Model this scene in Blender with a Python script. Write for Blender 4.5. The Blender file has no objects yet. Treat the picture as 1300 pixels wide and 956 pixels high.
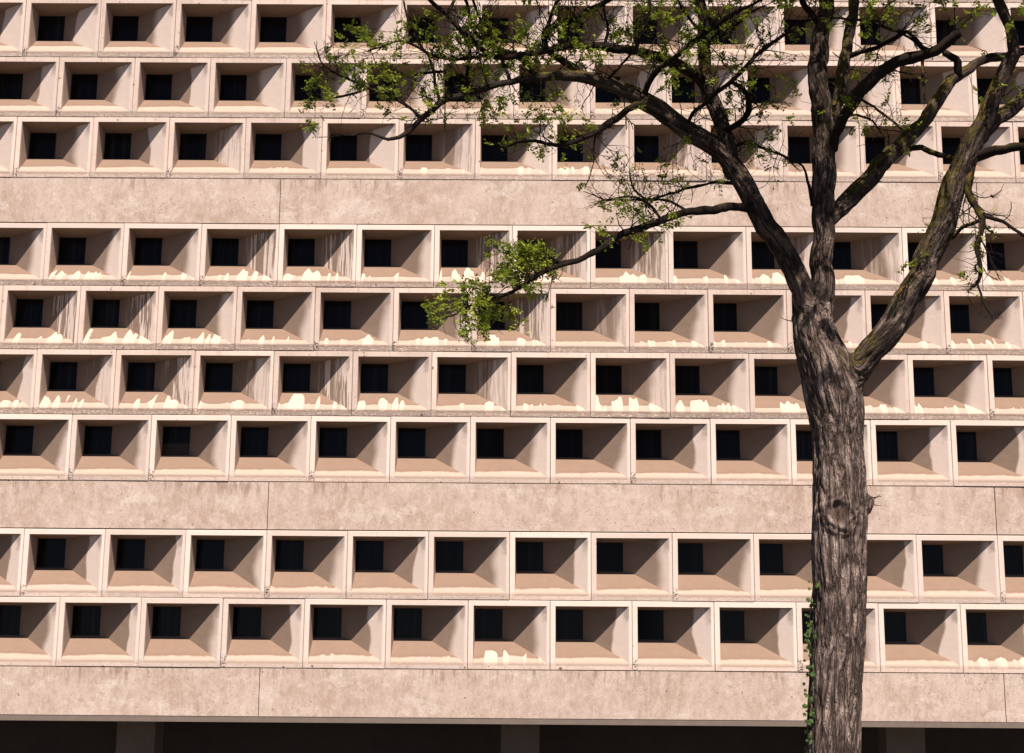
import bpy, bmesh, math, random
import numpy as np
from mathutils import Vector, Matrix, noise
rnd = random.Random(7)
S = bpy.context.scene
COL = S.collection
CAM_Z = 3.1
# ------------------------------------------------------------------ helpers
def tag(o, label=None, cat=None, group=None, kind=None):
    if label: o['label'] = label
    if cat: o['category'] = cat
    if group: o['group'] = group
    if kind: o['kind'] = kind
    return o
def empty(name, loc):
    o = bpy.data.objects.new(name, None); COL.objects.link(o); o.location = loc
    o.empty_display_size = .3
    return o
def mesh_obj(name, verts, faces, mat, parent=None, smooth=False, loc=None):
    me = bpy.data.meshes.new(name)
    me.from_pydata([tuple(v) for v in verts], [], faces)
    if mat: me.materials.append(mat)
    if smooth: me.polygons.foreach_set('use_smooth', [True]*len(me.polygons))
    me.update()
    o = bpy.data.objects.new(name, me); COL.objects.link(o)
    if parent: o.parent = parent
    if loc is not None: o.location = loc
    return o
def box_vf(x0, x1, y0, y1, z0, z1):
    v = [(x0,y0,z0),(x1,y0,z0),(x1,y1,z0),(x0,y1,z0),(x0,y0,z1),(x1,y0,z1),(x1,y1,z1),(x0,y1,z1)]
    f = [(0,3,2,1),(4,5,6,7),(0,1,5,4),(1,2,6,5),(2,3,7,6),(3,0,4,7)]
    return v, f
class MB:
    def __init__(s): s.v=[]; s.f=[]
    def add(s, v, f):
        n=len(s.v); s.v += list(v); s.f += [tuple(i+n for i in q) for q in f]
    def box(s, *a): s.add(*box_vf(*a))
    def obj(s, name, mat, parent=None, smooth=False): return mesh_obj(name, s.v, s.f, mat, parent, smooth)
# ------------------------------------------------------------------ camera
F, TH, YAW, ROLL, DIST = 2000.0, .2145, -.0069, .0077, 19.4896
fw = Vector((math.sin(YAW)*math.cos(TH), math.cos(YAW)*math.cos(TH), math.sin(TH)))
r0 = Vector((math.cos(YAW), -math.sin(YAW), 0)); u0 = r0.cross(fw)
RT = math.cos(ROLL)*r0 + math.sin(ROLL)*u0
UP = -math.sin(ROLL)*r0 + math.cos(ROLL)*u0
CP = Vector((0, -DIST, CAM_Z))
cd = bpy.data.cameras.new('camera'); cam = bpy.data.objects.new('camera', cd); COL.objects.link(cam)
cam.matrix_world = Matrix(((RT.x,UP.x,-fw.x,CP.x),(RT.y,UP.y,-fw.y,CP.y),(RT.z,UP.z,-fw.z,CP.z),(0,0,0,1)))
cd.sensor_width = 36; cd.lens = F/1300*36; cd.shift_y = -45/1300; cd.clip_end = 2000; cd.clip_start = .1
S.camera = cam
def at(px, py, Y):           # world point at world depth Y seen at a pixel of the photograph
    d = fw + RT*((px-650)/F) + UP*((433-py)/F)
    return CP + d*((Y-CP.y)/d.y)
def pix(p):
    q = Vector(p)-CP; z = q.dot(fw)
    return 650+F*q.dot(RT)/z, 433-F*q.dot(UP)/z, z
# ------------------------------------------------------------------ node helpers
class NT:
    def __init__(s, name):
        s.m = bpy.data.materials.new(name); s.m.use_nodes = True
        s.t = s.m.node_tree; s.b = s.t.nodes['Principled BSDF']
    def n(s, typ, **kw):
        x = s.t.nodes.new(typ)
        for k, v in kw.items(): setattr(x, k, v)
        return x
    def put(s, sock, val):
        if hasattr(val, 'is_output') or isinstance(val, bpy.types.NodeSocket): s.t.links.new(val, sock)
        else: sock.default_value = val
    def math(s, op, a, b=0.0, c=None, clamp=False):
        x = s.n('ShaderNodeMath', operation=op, use_clamp=clamp)
        s.put(x.inputs[0], a); s.put(x.inputs[1], b)
        if c is not None: s.put(x.inputs[2], c)
        return x.outputs[0]
    def attr(s, name): return s.n('ShaderNodeAttribute', attribute_name=name)
    def sep(s, v):
        x = s.n('ShaderNodeSeparateXYZ'); s.put(x.inputs[0], v); return x.outputs
    def comb(s, a, b, c):
        x = s.n('ShaderNodeCombineXYZ')
        for i, v in enumerate((a,b,c)): s.put(x.inputs[i], v)
        return x.outputs[0]
    def noise(s, vec, scale, detail=4, rough=.55, dist=0.0, col=False):
        x = s.n('ShaderNodeTexNoise'); s.put(x.inputs['Vector'], vec); x.inputs['Scale'].default_value = scale
        x.inputs['Detail'].default_value = detail; x.inputs['Roughness'].default_value = rough
        x.inputs['Distortion'].default_value = dist
        return x.outputs['Color' if col else 'Fac']
    def ramp(s, v, a, b, c=0.0, d=1.0, smooth=True):
        x = s.n('ShaderNodeMapRange', interpolation_type='SMOOTHSTEP' if smooth else 'LINEAR', clamp=True)
        for k, q in zip(('Value','From Min','From Max','To Min','To Max'), (v,a,b,c,d)): s.put(x.inputs[k], q)
        return x.outputs['Result']
    def mix(s, f, a, b, mode='MIX'):
        x = s.n('ShaderNodeMix', data_type='RGBA', blend_type=mode)
        s.put(x.inputs['Factor'], f)
        for k, v in ((6,a),(7,b)):
            if isinstance(v, tuple): v = v+(1,) if len(v)==3 else v
            s.put(x.inputs[k], v)
        return x.outputs[2]
    def scale(s, v, sc):
        x = s.n('ShaderNodeVectorMath', operation='MULTIPLY'); s.put(x.inputs[0], v); s.put(x.inputs[1], sc); return x.outputs[0]
    def add(s, v, w):
        x = s.n('ShaderNodeVectorMath', operation='ADD'); s.put(x.inputs[0], v); s.put(x.inputs[1], w); return x.outputs[0]
    def bump(s, h, dist, strength=1.0, nrm=None):
        x = s.n('ShaderNodeBump'); s.put(x.inputs['Height'], h); x.inputs['Distance'].default_value = dist
        x.inputs['Strength'].default_value = strength
        if nrm is not None: s.put(x.inputs['Normal'], nrm)
        return x.outputs[0]
    def pos(s): return s.n('ShaderNodeNewGeometry').outputs['Position']
    def fin(s, col, rough=.85, nrm=None, spec=.3):
        s.put(s.b.inputs['Base Color'], col if not isinstance(col, tuple) else col+(1,)); s.put(s.b.inputs['Roughness'], rough)
        s.b.inputs['Specular IOR Level'].default_value = spec
        if nrm is not None: s.put(s.b.inputs['Normal'], nrm)
        return s.m
def srcpos(t): return t.pos()
# ---- precast concrete of the window cells
def mat_cell():
    t = NT('precast_concrete')
    lc = t.attr('lc').outputs['Vector']; pr = t.attr('prm').outputs['Vector']; fid = t.attr('fid').outputs['Fac']
    lx, ld, lz = t.sep(lc); drip, streak, seed = t.sep(pr)
    P = t.pos()
    isf = lambda k: t.math('COMPARE', fid, float(k), .3)
    front, ceil, left, right, floor, back = [isf(k) for k in range(6)]
    seedv = t.comb(t.math('MULTIPLY', seed, 37.0), t.math('MULTIPLY', seed, 91.0), t.math('MULTIPLY', seed, 53.0))
    PS = t.add(P, seedv)
    n_big = t.noise(PS, 2.3, 4, .6); n_mid = t.noise(PS, 11, 5, .65); n_fine = t.noise(P, 85, 4, .7); n_grit = t.noise(P, 190, 2, .8)
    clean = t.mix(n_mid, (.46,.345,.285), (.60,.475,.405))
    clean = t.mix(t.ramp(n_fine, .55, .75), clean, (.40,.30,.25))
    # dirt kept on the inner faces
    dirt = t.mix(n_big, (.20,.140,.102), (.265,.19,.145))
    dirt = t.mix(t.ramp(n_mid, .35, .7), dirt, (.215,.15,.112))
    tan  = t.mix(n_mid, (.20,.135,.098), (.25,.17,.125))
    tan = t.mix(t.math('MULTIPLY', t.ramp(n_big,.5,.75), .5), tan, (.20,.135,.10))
    wash = t.mix(n_mid, (.36,.275,.22), (.46,.355,.29))
    wash = t.mix(t.math('MULTIPLY', t.ramp(n_grit,.5,.7), .5), wash, (.33,.25,.20))
    # right wall: the outer part is rain washed, the boundary wanders with height
    wv = t.comb(t.math('MULTIPLY', lx, 1.0), 0.0, t.math('MULTIPLY', lz, .9))
    wnd = t.noise(t.add(t.scale(wv,(.6,1,.8)), seedv), 2.0, 2, .5)
    edge = t.math('ADD', t.math('ADD', .345, t.math('MULTIPLY', t.math('SUBTRACT', .13, t.attr('wl').outputs['Fac']), 3.4)), t.math('MULTIPLY', wnd, .36))
    edge = t.math('SUBTRACT', edge, t.math('MULTIPLY', t.math('ADD', lz, .35), -.10))
    rw = t.ramp(lx, edge, t.math('ADD', edge, t.math('SUBTRACT', .13, t.math('MULTIPLY', t.ramp(t.math('FRACT', t.math('MULTIPLY', seed, 7.31)), .5,.7), .10))))
    # vertical runs on the right wall
    sv = t.comb(t.math('MULTIPLY', lx, 1.0), 0.0, t.math('MULTIPLY', lz, .05))
    s1 = t.noise(t.add(sv, seedv), 30, 2, .6)
    s2 = t.noise(t.add(sv, t.scale(seedv, (2,2,2))), 12, 1, .5)
    run = t.math('MULTIPLY', t.ramp(s1, .49, .53), t.ramp(s2, .36, .5))
    run = t.math('MULTIPLY', run, t.ramp(lx, .43, .55))
    rw = t.math('MULTIPLY', rw, t.math('SUBTRACT', 1.0, t.math('MULTIPLY', streak, t.math('MULTIPLY', t.ramp(s1, .5, .45), .95))))
    rw = t.math('MAXIMUM', rw, t.math('MULTIPLY', run, streak))
    rcol = t.mix(rw, t.mix(.06, dirt, clean), t.mix(.75, clean, (.68,.565,.50)))
    # darker towards the top outer corner, broken up by noise
    cr = t.math('MULTIPLY', t.ramp(lx, .80, .86), t.ramp(t.math('ADD', lz, t.math('MULTIPLY', n_mid, .35)), -.06, .10))
    rcol = t.mix(t.math('MULTIPLY', cr, .55), rcol, (.16,.125,.105))
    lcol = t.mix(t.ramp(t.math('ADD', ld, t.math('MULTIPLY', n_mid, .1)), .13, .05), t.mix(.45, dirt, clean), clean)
    # floor: rain washes the front strip, runs eat up into the dust
    fv = t.comb(lx, t.math('MULTIPLY', ld, .10), 0.0)
    f1 = t.noise(t.add(fv, seedv), 9, 1.0, .5)
    f2 = t.noise(t.add(t.comb(lx, 0.0, 0.0), t.scale(seedv, (3,1,2))), 5.0, 1, .5)
    f3 = t.noise(t.add(t.comb(lx, 0.0, 0.0), t.scale(seedv, (1,4,1))), 11.0, 0, .5)
    reach = t.math('MULTIPLY', t.math('MULTIPLY', t.math('MULTIPLY', t.ramp(f1, .44, .53), t.ramp(f3, .25, .75, .15, 1.0)), t.ramp(f2, .43, .50)), t.math('MULTIPLY', drip, .17))
    line = t.math('ADD', t.math('ADD', t.math('FRACT', t.math('MULTIPLY', seed, 1.0)), 0.0), 0.0)
    wl = t.attr('wl').outputs['Fac']
    bow = t.math('MULTIPLY', t.math('ABSOLUTE', t.math('SUBTRACT', lx, .45)), -.035)
    lim = t.math('ADD', t.math('ADD', wl, reach), t.math('ADD', bow, t.math('ADD', t.math('MULTIPLY', t.math('SUBTRACT', n_big, .5), .05), t.math('MULTIPLY', t.math('SUBTRACT', n_mid, .5), .03))))
    fm = t.ramp(t.math('SUBTRACT', ld, lim), t.math('SUBTRACT', t.math('MULTIPLY', t.attr('rgh').outputs['Fac'], .018), .024), .005, 1.0, 0.0)
    halo = t.ramp(t.math('SUBTRACT', ld, lim), 0.0, .05, .30, 0.0)
    fcol = t.mix(halo, tan, (.17,.105,.072)); 
    dw = t.math('MULTIPLY', fm, t.ramp(reach, .01, .05))
    fcol = t.mix(fm, fcol, wash); fcol = t.mix(dw, fcol, (.52,.40,.325))
    fcol = t.mix(t.math('MULTIPLY', t.math('MULTIPLY', t.ramp(ld, .014, .0), t.ramp(n_fine,.35,.6)), t.math('ADD', .35, t.math('MULTIPLY', t.attr('rgh').outputs['Fac'], .5))), fcol, (.25,.18,.145))
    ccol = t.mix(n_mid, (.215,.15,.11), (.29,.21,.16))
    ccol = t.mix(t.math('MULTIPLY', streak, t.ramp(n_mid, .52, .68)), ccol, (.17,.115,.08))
    # front face; rough worn lip at the bottom
    lip = t.ramp(lz, -.672, -.70)
    grit = t.math('MULTIPLY', t.ramp(t.noise(t.scale(P,(.5,1,1)), 70, 4, .85), .42, .58), t.attr('rgh').outputs['Fac'])
    frc = t.mix(t.ramp(n_big, .35, .6), t.mix(.4, clean, (.66,.55,.48)), t.mix(.75, clean, (.68,.57,.50)))
    frc = t.mix(t.math('MULTIPLY', t.ramp(t.noise(t.comb(t.math('MULTIPLY',lx,1.0),seed,0.0), 24, 2,.5),.55,.68), .30), frc, (.34,.25,.20))
    frc = t.mix(t.math('MULTIPLY', t.math('MULTIPLY', lip, grit), .62), frc, (.23,.15,.11))
    frc = t.mix(t.math('MULTIPLY', t.ramp(n_grit,.62,.72), .35), frc, (.22,.16,.13))
    sp = t.math('MULTIPLY', t.ramp(t.noise(t.add(P, (3.1,7.7,1.3)), 16, 1, .5), .74, .77), .85)
    frc = t.mix(sp, frc, (.09,.065,.055))
    chip = t.math('MULTIPLY', t.math('MULTIPLY', t.ramp(t.math('ABSOLUTE', t.math('ADD', lx, .035)), .05, .02), t.ramp(t.math('ABSOLUTE', t.math('ADD', lz, .69)), .10, .04)), t.ramp(t.noise(P, 45, 2, .5), .50, .56))
    chip = t.math('MULTIPLY', chip, t.ramp(t.math('FRACT', t.math('MULTIPLY', seed, 13.7)), .62, .66))
    frc = t.mix(t.math('MULTIPLY', t.attr('brt').outputs['Fac'], t.math('MULTIPLY', t.ramp(lz, -.70, -.66), .7)), frc, (.70,.60,.53))
    frc = t.mix(t.math('MULTIPLY', chip, .9), frc, (.07,.05,.04))
    frc = t.mix(1.0, frc, t.comb(*[t.ramp(t.math('FRACT', t.math('MULTIPLY', seed, 5.13)), 0.0, 1.0, lo_, hi_) for lo_, hi_ in ((.84,1.03),(.83,1.0),(.83,.99))]), 'MULTIPLY')
    c = frc
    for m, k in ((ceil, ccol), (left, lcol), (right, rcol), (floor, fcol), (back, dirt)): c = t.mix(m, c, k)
    h = t.math('ADD', t.math('MULTIPLY', n_fine, .5), t.math('ADD', t.math('MULTIPLY', n_mid, .8), t.math('MULTIPLY', t.math('MULTIPLY', lip, grit), -1.6)))
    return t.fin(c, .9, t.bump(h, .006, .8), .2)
def mat_band():
    t = NT('spandrel_concrete'); P = t.pos()
    x, y, z = t.sep(P); vz = t.comb(x, y, t.math('MULTIPLY', z, .16))
    n1 = t.noise(P, 1.1, 6, .68); n2 = t.noise(t.scale(P,(1,1,.6)), 8, 9, .8, .1); n3 = t.noise(P, 60, 4, .8); st = t.noise(vz, 13, 4, .65)
    top = t.attr('lc').outputs['Vector']; bx, by, bz = t.sep(top)   # bz = 1 at the top edge of the panel
    c = t.mix(t.ramp(n1, .36, .66), (.395,.295,.24), (.505,.405,.345))
    c = t.mix(t.math('MULTIPLY', t.ramp(n2, .46, .62), .75), c, (.53,.435,.37))
    c = t.mix(t.math('MULTIPLY', t.ramp(n2, .50, .34), .5), c, (.31,.215,.165))
    blot = t.math('MULTIPLY', t.ramp(t.noise(t.scale(P,(1,1,1.6)), 2.1, 7, .7, .4), .54, .60), t.ramp(t.noise(P, 9, 4, .7), .3, .6))
    c = t.mix(t.math('MULTIPLY', blot, .45), c, (.63,.565,.51))
    runs = t.math('MULTIPLY', t.math('MULTIPLY', t.ramp(st, .50, .64), t.ramp(t.math('ADD', bz, t.math('MULTIPLY', n1, .5)), .75, 1.25)), t.ramp(t.noise(P, .7, 2, .5), .42, .6))
    c = t.mix(t.math('MULTIPLY', runs, .8), c, (.22,.15,.115))
    c = t.mix(t.math('MULTIPLY', t.ramp(t.noise(vz, 30, 3, .6), .55, .7), .35), c, (.55,.46,.40))
    vor = t.n('ShaderNodeTexVoronoi', feature='DISTANCE_TO_EDGE'); t.put(vor.inputs['Vector'], t.add(P, t.scale(t.noise(P, 5, 4, .7, 0, True), (.5,.5,.5)))); vor.inputs['Scale'].default_value = 1.1
    crack = t.math('MULTIPLY', t.ramp(vor.outputs['Distance'], .006, .001), t.ramp(n1, .52, .60))
    pit = t.math('MULTIPLY', t.ramp(t.noise(t.add(P,(5,5,5)), 42, 2, .6), .66, .72), t.ramp(t.noise(P, 1.7, 2, .5), .50, .62))
    pit = t.math('MAXIMUM', pit, t.ramp(t.noise(t.add(P,(9,2,5)), 20, 1, .5), .76, .78))
    c = t.mix(t.math('MULTIPLY', t.math('MAXIMUM', pit, t.math('MULTIPLY',crack,.6)), .75), c, (.13,.09,.07))
    c = t.mix(t.math('MULTIPLY', t.ramp(n3,.48,.66), .45), c, (.26,.185,.145))
    h = t.math('SUBTRACT', t.math('ADD', t.math('MULTIPLY', n3, .5), n2), t.math('MULTIPLY', pit, 2.0))
    return t.fin(c, .9, t.bump(h, .005, .7), .2)
def mat_plain(name, col, rough=.8, var=.25, sc=6, spec=.3):
    t = NT(name); P = t.pos(); n = t.noise(P, sc, 5, .6)
    c = t.mix(n, tuple(k*(1-var) for k in col), tuple(k*(1+var) for k in col))
    return t.fin(c, rough, t.bump(t.noise(P, sc*8, 3, .6), .003, .5), spec)
def mat_glass():
    t = NT('dark_window_glass'); P = t.pos()
    lc = t.attr('lc').outputs['Vector']; x, y, z = t.sep(lc); pr = t.attr('prm').outputs['Vector']; a, b, sd = t.sep(pr)
    w = t.n('ShaderNodeTexWave', wave_type='BANDS', bands_direction='X'); t.put(w.inputs['Vector'], t.comb(x, 0.0, 0.0)); w.inputs['Scale'].default_value = 9
    cur = t.math('MULTIPLY', t.ramp(t.noise(t.comb(x, sd, 0.0), 14, 2, .5), .5, .7), .7)
    c = t.mix(t.math('MULTIPLY', cur, a), (.0075,.006,.0075), (.034,.025,.022))
    c = t.mix(t.math('MULTIPLY', b, t.ramp(z, -.25, -.24)), c, c)
    c = t.mix(t.math('MULTIPLY', b, t.ramp(z, -.235, -.24)), c, (.05,.032,.024))
    t.b.inputs['IOR'].default_value = 1.45
    return t.fin(c, .12, None, .10)
def mat_bark():
    t = NT('furrowed_bark'); q = t.attr('bc').outputs['Vector']; P = t.pos()
    n1 = t.noise(q, 20, 5, .62, .5); n2 = t.noise(q, 60, 4, .7, .4); nb = t.noise(P, 4, 3, .6)
    rid = t.math('SUBTRACT', 1.0, t.math('MULTIPLY', t.math('ABSOLUTE', t.math('SUBTRACT', n1, .5)), 6.0), clamp=True)  # 1 in furrows
    plate = t.noise(t.scale(q, (1,1,2.6)), 34, 3, .6)
    rid2 = t.math('SUBTRACT', 1.0, t.math('MULTIPLY', t.math('ABSOLUTE', t.math('SUBTRACT', plate, .5)), 11.0), clamp=True)
    rough = t.attr('rough').outputs['Fac']
    fur = t.math('MAXIMUM', t.math('MULTIPLY', rid, 1.0), t.math('MULTIPLY', rid2, .35))
    fur = t.math('MULTIPLY', fur, rough)
    base = t.mix(t.ramp(n2, .3, .7), (.30,.21,.175), (.60,.46,.395))
    base = t.mix(t.ramp(nb, .4, .7), base, t.mix(.5, base, (.15,.11,.095)))
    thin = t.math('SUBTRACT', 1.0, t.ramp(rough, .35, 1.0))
    c = t.mix(t.math('MULTIPLY', fur, .95), base, (.028,.019,.015))
    c = t.mix(t.math('MULTIPLY', thin, .88), c, (.038,.028,.023))  # shade on slender branches and twigs painted in as near-black colour
    c = t.mix(t.math('MULTIPLY', t.attr('young').outputs['Fac'], .85), c, t.mix(1.0, c, (.30,.27,.255), 'MULTIPLY'))  # darker young bark plus the upper limbs' shade, both put into the colour
    nx, ny, nz = t.sep(t.n('ShaderNodeNewGeometry').outputs['Normal'])
    mo = t.attr('moss').outputs['Fac']
    mm = t.math('MULTIPLY', t.math('MULTIPLY', t.ramp(t.noise(P, 15, 5, .75), .40, .56), t.ramp(t.math('ADD', nz, t.math('MULTIPLY', nx, -.45)), -.15, .45)), mo)
    mc = t.mix(t.noise(P, 40, 3, .7), (.07,.065,.012), (.17,.125,.02))
    mc = t.mix(t.ramp(t.noise(P, 7, 3, .7), .60, .68), mc, (.30,.13,.025))
    c = t.mix(mm, c, mc)
    sm = t.attr('scar').outputs['Fac']
    c = t.mix(sm, c, t.mix(n2, (.10,.065,.05), (.17,.115,.09)))
    h = t.math('SUBTRACT', t.math('MULTIPLY', n2, .45), fur)
    h = t.math('ADD', h, t.math('MULTIPLY', t.noise(P, 150, 2, .6), .15))
    return t.fin(c, .95, t.bump(h, .028, 1.0), .12)
def mat_leaf(name, a, b):
    t = NT(name); P = t.pos()
    col = t.mix(t.ramp(t.noise(P, 6, 3, .7), .35, .65), a, b)
    oi = t.attr('lv').outputs['Fac']
    col = t.mix(t.math('MULTIPLY', oi, .5), col, tuple(k*.45 for k in a))
    t.fin(col, .5, None, .35)
    tr = t.n('ShaderNodeBsdfTranslucent'); t.put(tr.inputs['Color'], t.mix(.5, col, (.30,.42,.05)))
    mx = t.n('ShaderNodeMixShader'); mx.inputs[0].default_value = .35
    t.t.links.new(t.b.outputs[0], mx.inputs[1]); t.t.links.new(tr.outputs[0], mx.inputs[2])
    out = [n for n in t.t.nodes if n.type=='OUTPUT_MATERIAL'][0]
    t.t.links.new(mx.outputs[0], out.inputs['Surface'])
    return t.m
M_CELL, M_BAND, M_GLASS, M_BARK = mat_cell(), mat_band(), mat_glass(), mat_bark()
M_FRAME = mat_plain('bronze_window_frame', (.016,.011,.010), .5, .2)
M_CORE = mat_plain('wall_core', (.10,.08,.07), .9)
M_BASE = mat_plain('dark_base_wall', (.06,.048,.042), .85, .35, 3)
M_SOFFIT = mat_plain('soffit_concrete', (.16,.125,.105), .9)
M_GROUND = mat_plain('ground_paving', (.085,.075,.065), .95, .25, 1.5)
M_LEAF = mat_leaf('young_leaves', (.12,.15,.012), (.33,.36,.035))
M_IVY = mat_leaf('ivy_leaves', (.04,.085,.012), (.09,.15,.02))
def add_attr(me, name, typ, dom, data):
    a = me.attributes.new(name, typ, dom)
    a.data.foreach_set('vector' if typ=='FLOAT_VECTOR' else 'value', np.asarray(data, dtype=np.float32).ravel())
# ------------------------------------------------------------------ building
ZR = {-1: 8.8086+.8328, 0: 8.8086, 1: 7.9758, 2: 7.1430, 3: 5.6992, 4: 4.8664, 5: 4.0336, 6: 3.2009, 7: 1.7669, 8: .9341}
UR = {-1:-6.066, 0:-6.566, 1:-6.068, 2:-6.566, 3:-6.0746-.5, 4:-6.0798-.5, 5:-6.5776+.5, 6:-5.5801, 7:-6.0762, 8:-5.5777}
UR[3] = -6.0746; UR[4] = -6.5798; UR[5] = -6.0776
H = .8328
root = empty('concrete_building', (0, 0, 0))
tag(root, 'pink beige brutalist concrete building with rows of deep square window cells behind the tree', 'building')
def profile(d):
    fl = np.interp(d, [0,.003,.012,.045,.277,.368], [.706,.690,.668,.628,.4225,.384])
    return dict(xl=float(np.interp(d,[0,.277,.368],[0,.010,.0])), xr=.893-(.893-.350)*d/.368, zt=-.02*d/.368-.001, zb=-float(fl))
def cell_geom(jit):
    """verts, faces, lc, fid of one cell; local x from the opening's left edge, y = depth, z = 0 at the opening's top"""
    V=[]; Fc=[]; L=[]; fid=[]
    g = .0022
    x0, x1, z1, z0 = -.067+g, .933-g, .07-g, -.7628+g
    rings=[]
    def ring(a,b,c,d,y):   # left,right,top,bottom
        n=len(V)
        for (x,z) in ((a,c),(b,c),(b,d),(a,d)):
            w = Vector((x, y, z)); V.append(w); L.append((x, y, z))
        rings.append(n)
    ring(x0,x1,z1,z0,.40); ring(x0,x1,z1,z0,.006); ring(x0+.0045,x1-.0045,z1-.0045,z0+.0045,0.0)
    ring(-.004,.897,.003,-.712,0.0)
    nfront = 3
    deps = [.004,.012,.045,.10,.16,.22,.277,.368]
    for d in deps:
        p = profile(d); ring(p['xl'],p['xr'],p['zt'],p['zb'],d)
    for k in range(len(rings)-1):
        a, b = rings[k], rings[k+1]
        for s in range(4):
            t = (s+1)%4
            Fc.append((a+s, b+s, b+t, a+t)) 
            if k < nfront: fid.append(0)
            else: fid.append({0:1,1:3,2:4,3:2}[s] if k < len(rings)-2 else (5 if s==2 else {0:1,1:3,3:2}[s]))
    return V, Fc, L, fid
def drip_params(r, c):
    q = random.Random(r*131+c*17+5); q.random()
    D = {(3,0):.75,(3,1):.6,(3,2):1.15,(3,3):1.0,(3,4):.5,(3,5):1.25,(3,6):.9,(3,7):.9,(3,8):.7,(3,9):.8,(3,10):.5,(3,11):.3,(3,12):1.2,
         (4,-1):.5,(4,0):.8,(4,1):1.2,(4,2):1.1,(4,3):.8,(4,4):.8,(4,5):.4,(4,6):.7,(4,7):.0,(4,8):.4,(4,9):.35,(4,10):.3,(4,11):.3,(4,12):.8,
         (5,-1):.3,(5,0):.9,(5,1):1.35,(5,2):.35,(5,3):1.2,(5,4):.8,(5,5):.6,(5,6):.35,(5,7):1.2,(5,8):.8,(5,9):.7,(5,10):.3,(5,11):.8,(5,12):.4,
         (7,-3):.6,(7,3):.25,(8,5):.6,(8,4):.2,(8,11):.4,(8,3):.2,(2,5):.3,(2,6):.35,(2,7):.4,(2,3):.2}
    ST = {(3,2):1,(3,3):1,(3,5):.9,(3,6):.6,(3,7):.8,(3,10):.4,(4,0):1,(4,1):1,(4,6):.9,(4,7):.25,(5,1):1,(5,3):1,(5,2):.35,(5,0):.3,(5,5):.35,(5,7):.3,(7,-3):.9,(7,-2):.4,(2,2):.4,(2,5):.5,(2,8):.4,(3,9):.3}
    d = D.get((r,c), 0.0); s = ST.get((r,c), 0.0)
    wl = {-1:.13,0:.13,1:.125,2:.11,3:.085,4:.08,5:.08,6:.078,7:.070,8:.070}[r]*q.uniform(.85,1.12)
    rg = {-1:.7,0:.6,1:.6,2:.45,3:.9,4:.95,5:1.0,6:.25,7:.25,8:.15}[r]
    return d, s, q.random(), wl, rg
def cell_mesh(items, name, base):
    """items: list of (row, col) -> arrays relative to base"""
    VV=[];FF=[];LL=[];FI=[];PR=[];WL=[];RG=[]
    for (r,c) in items:
        q = random.Random(r*977+c*31)
        V,Fc,L,fid = cell_geom(0); n=len(VV)
        o = Vector((UR[r]+c, q.uniform(-.005,.005), CAM_Z+ZR[r])) - base
        rot = Matrix.Rotation(q.uniform(-.0016,.0016), 3, 'Y') @ Matrix.Rotation(q.uniform(-.006,.006), 3, 'Z')
        d,s,sd,wl,rg = drip_params(r,c)
        for v in V: VV.append(o + rot @ v)
        for f in Fc: FF.append(tuple(i+n for i in f))
        LL += L; FI += fid; PR += [(d,s,sd)]*len(V); WL += [wl]*len(V); RG += [rg]*len(V)
    return VV,FF,LL,FI,PR,WL,RG
def pane_arrays(r, c, base):
    q = random.Random(r*59+c*7)
    o = Vector((UR[r]+c, 0, CAM_Z+ZR[r])) - base
    v, f = box_vf(-.03, .39, .378, .386, -.42, .01)
    return [o+Vector(k) for k in v], f, v, (q.uniform(.2,1), 1.0 if (r,c)==(6,1) else 0.0, q.random())
def frame_arrays(r, c, base):
    o = Vector((UR[r]+c, 0, CAM_Z+ZR[r])) - base
    m = MB(); t = .012
    X0,X1,Z0,Z1 = -.004,.354,-.388,-.016
    for b in ((X0,X0+t,.3695,.377,Z0,Z1),(X1-t,X1,.3695,.377,Z0,Z1),(X0+t,X1-t,.3695,.377,Z1-t,Z1),(X0+t,X1-t,.3695,.377,Z0,Z0+t)):
        m.box(*b)
    return [o+Vector(k) for k in m.v], m.f
def finish(me, LL, FI, PR, WL=None, RG=None):
    add_attr(me,'lc','FLOAT_VECTOR','POINT',LL); add_attr(me,'prm','FLOAT_VECTOR','POINT',PR)
    if FI is not None: add_attr(me,'fid','FLOAT','FACE',FI)
    if WL is not None: add_attr(me,'wl','FLOAT','POINT',WL); add_attr(me,'rgh','FLOAT','POINT',RG); add_attr(me,'brt','FLOAT','POINT',[1.0 if g_<.4 or abs(g_-.9)<.01 else 0.0 for g_ in RG])
# which cells does the frame show, and how large
vis = []; allc = []
for r in ZR:
    for c in range(-4, 18):
        xa, za = UR[r]+c, CAM_Z+ZR[r]
        a = pix((xa-.067,0,za+.07)); b = pix((xa+.933,0,za-.763))
        w = max(0,min(1300,b[0])-max(0,a[0])); h = max(0,min(956,b[1])-max(0,a[1]))
        if a[0] > 1300+260 or b[0] < -260: continue
        allc.append((r,c))
        area = w*h*(1 if not (1005 < (a[0]+b[0])/2 < 1110) else .35)
        if area > 0: vis.append((area,r,c))
vis.sort(reverse=True)
single = [(r,c) for _,r,c in vis[:100]]; rest = [k for k in allc if k not in set(single)]
for (r,c) in single:
    base = Vector((UR[r]+c, 0, CAM_Z+ZR[r]))
    VV,FF,LL,FI,PR,WL,RG = cell_mesh([(r,c)], 'window_cell', base)
    o = mesh_obj('window_cell', VV, FF, M_CELL, root, loc=base); finish(o.data,LL,FI,PR,WL,RG)
    v,f,l,p = pane_arrays(r,c,base); g = mesh_obj('window_pane', v, f, M_GLASS, o); finish(g.data,l,None,[p]*len(v))
    v,f = frame_arrays(r,c,base); mesh_obj('window_frame', v, f, M_FRAME, o)
z = Vector((0,0,0))
VV,FF,LL,FI,PR,WL,RG = cell_mesh(rest, 'window_cells', z)
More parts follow.
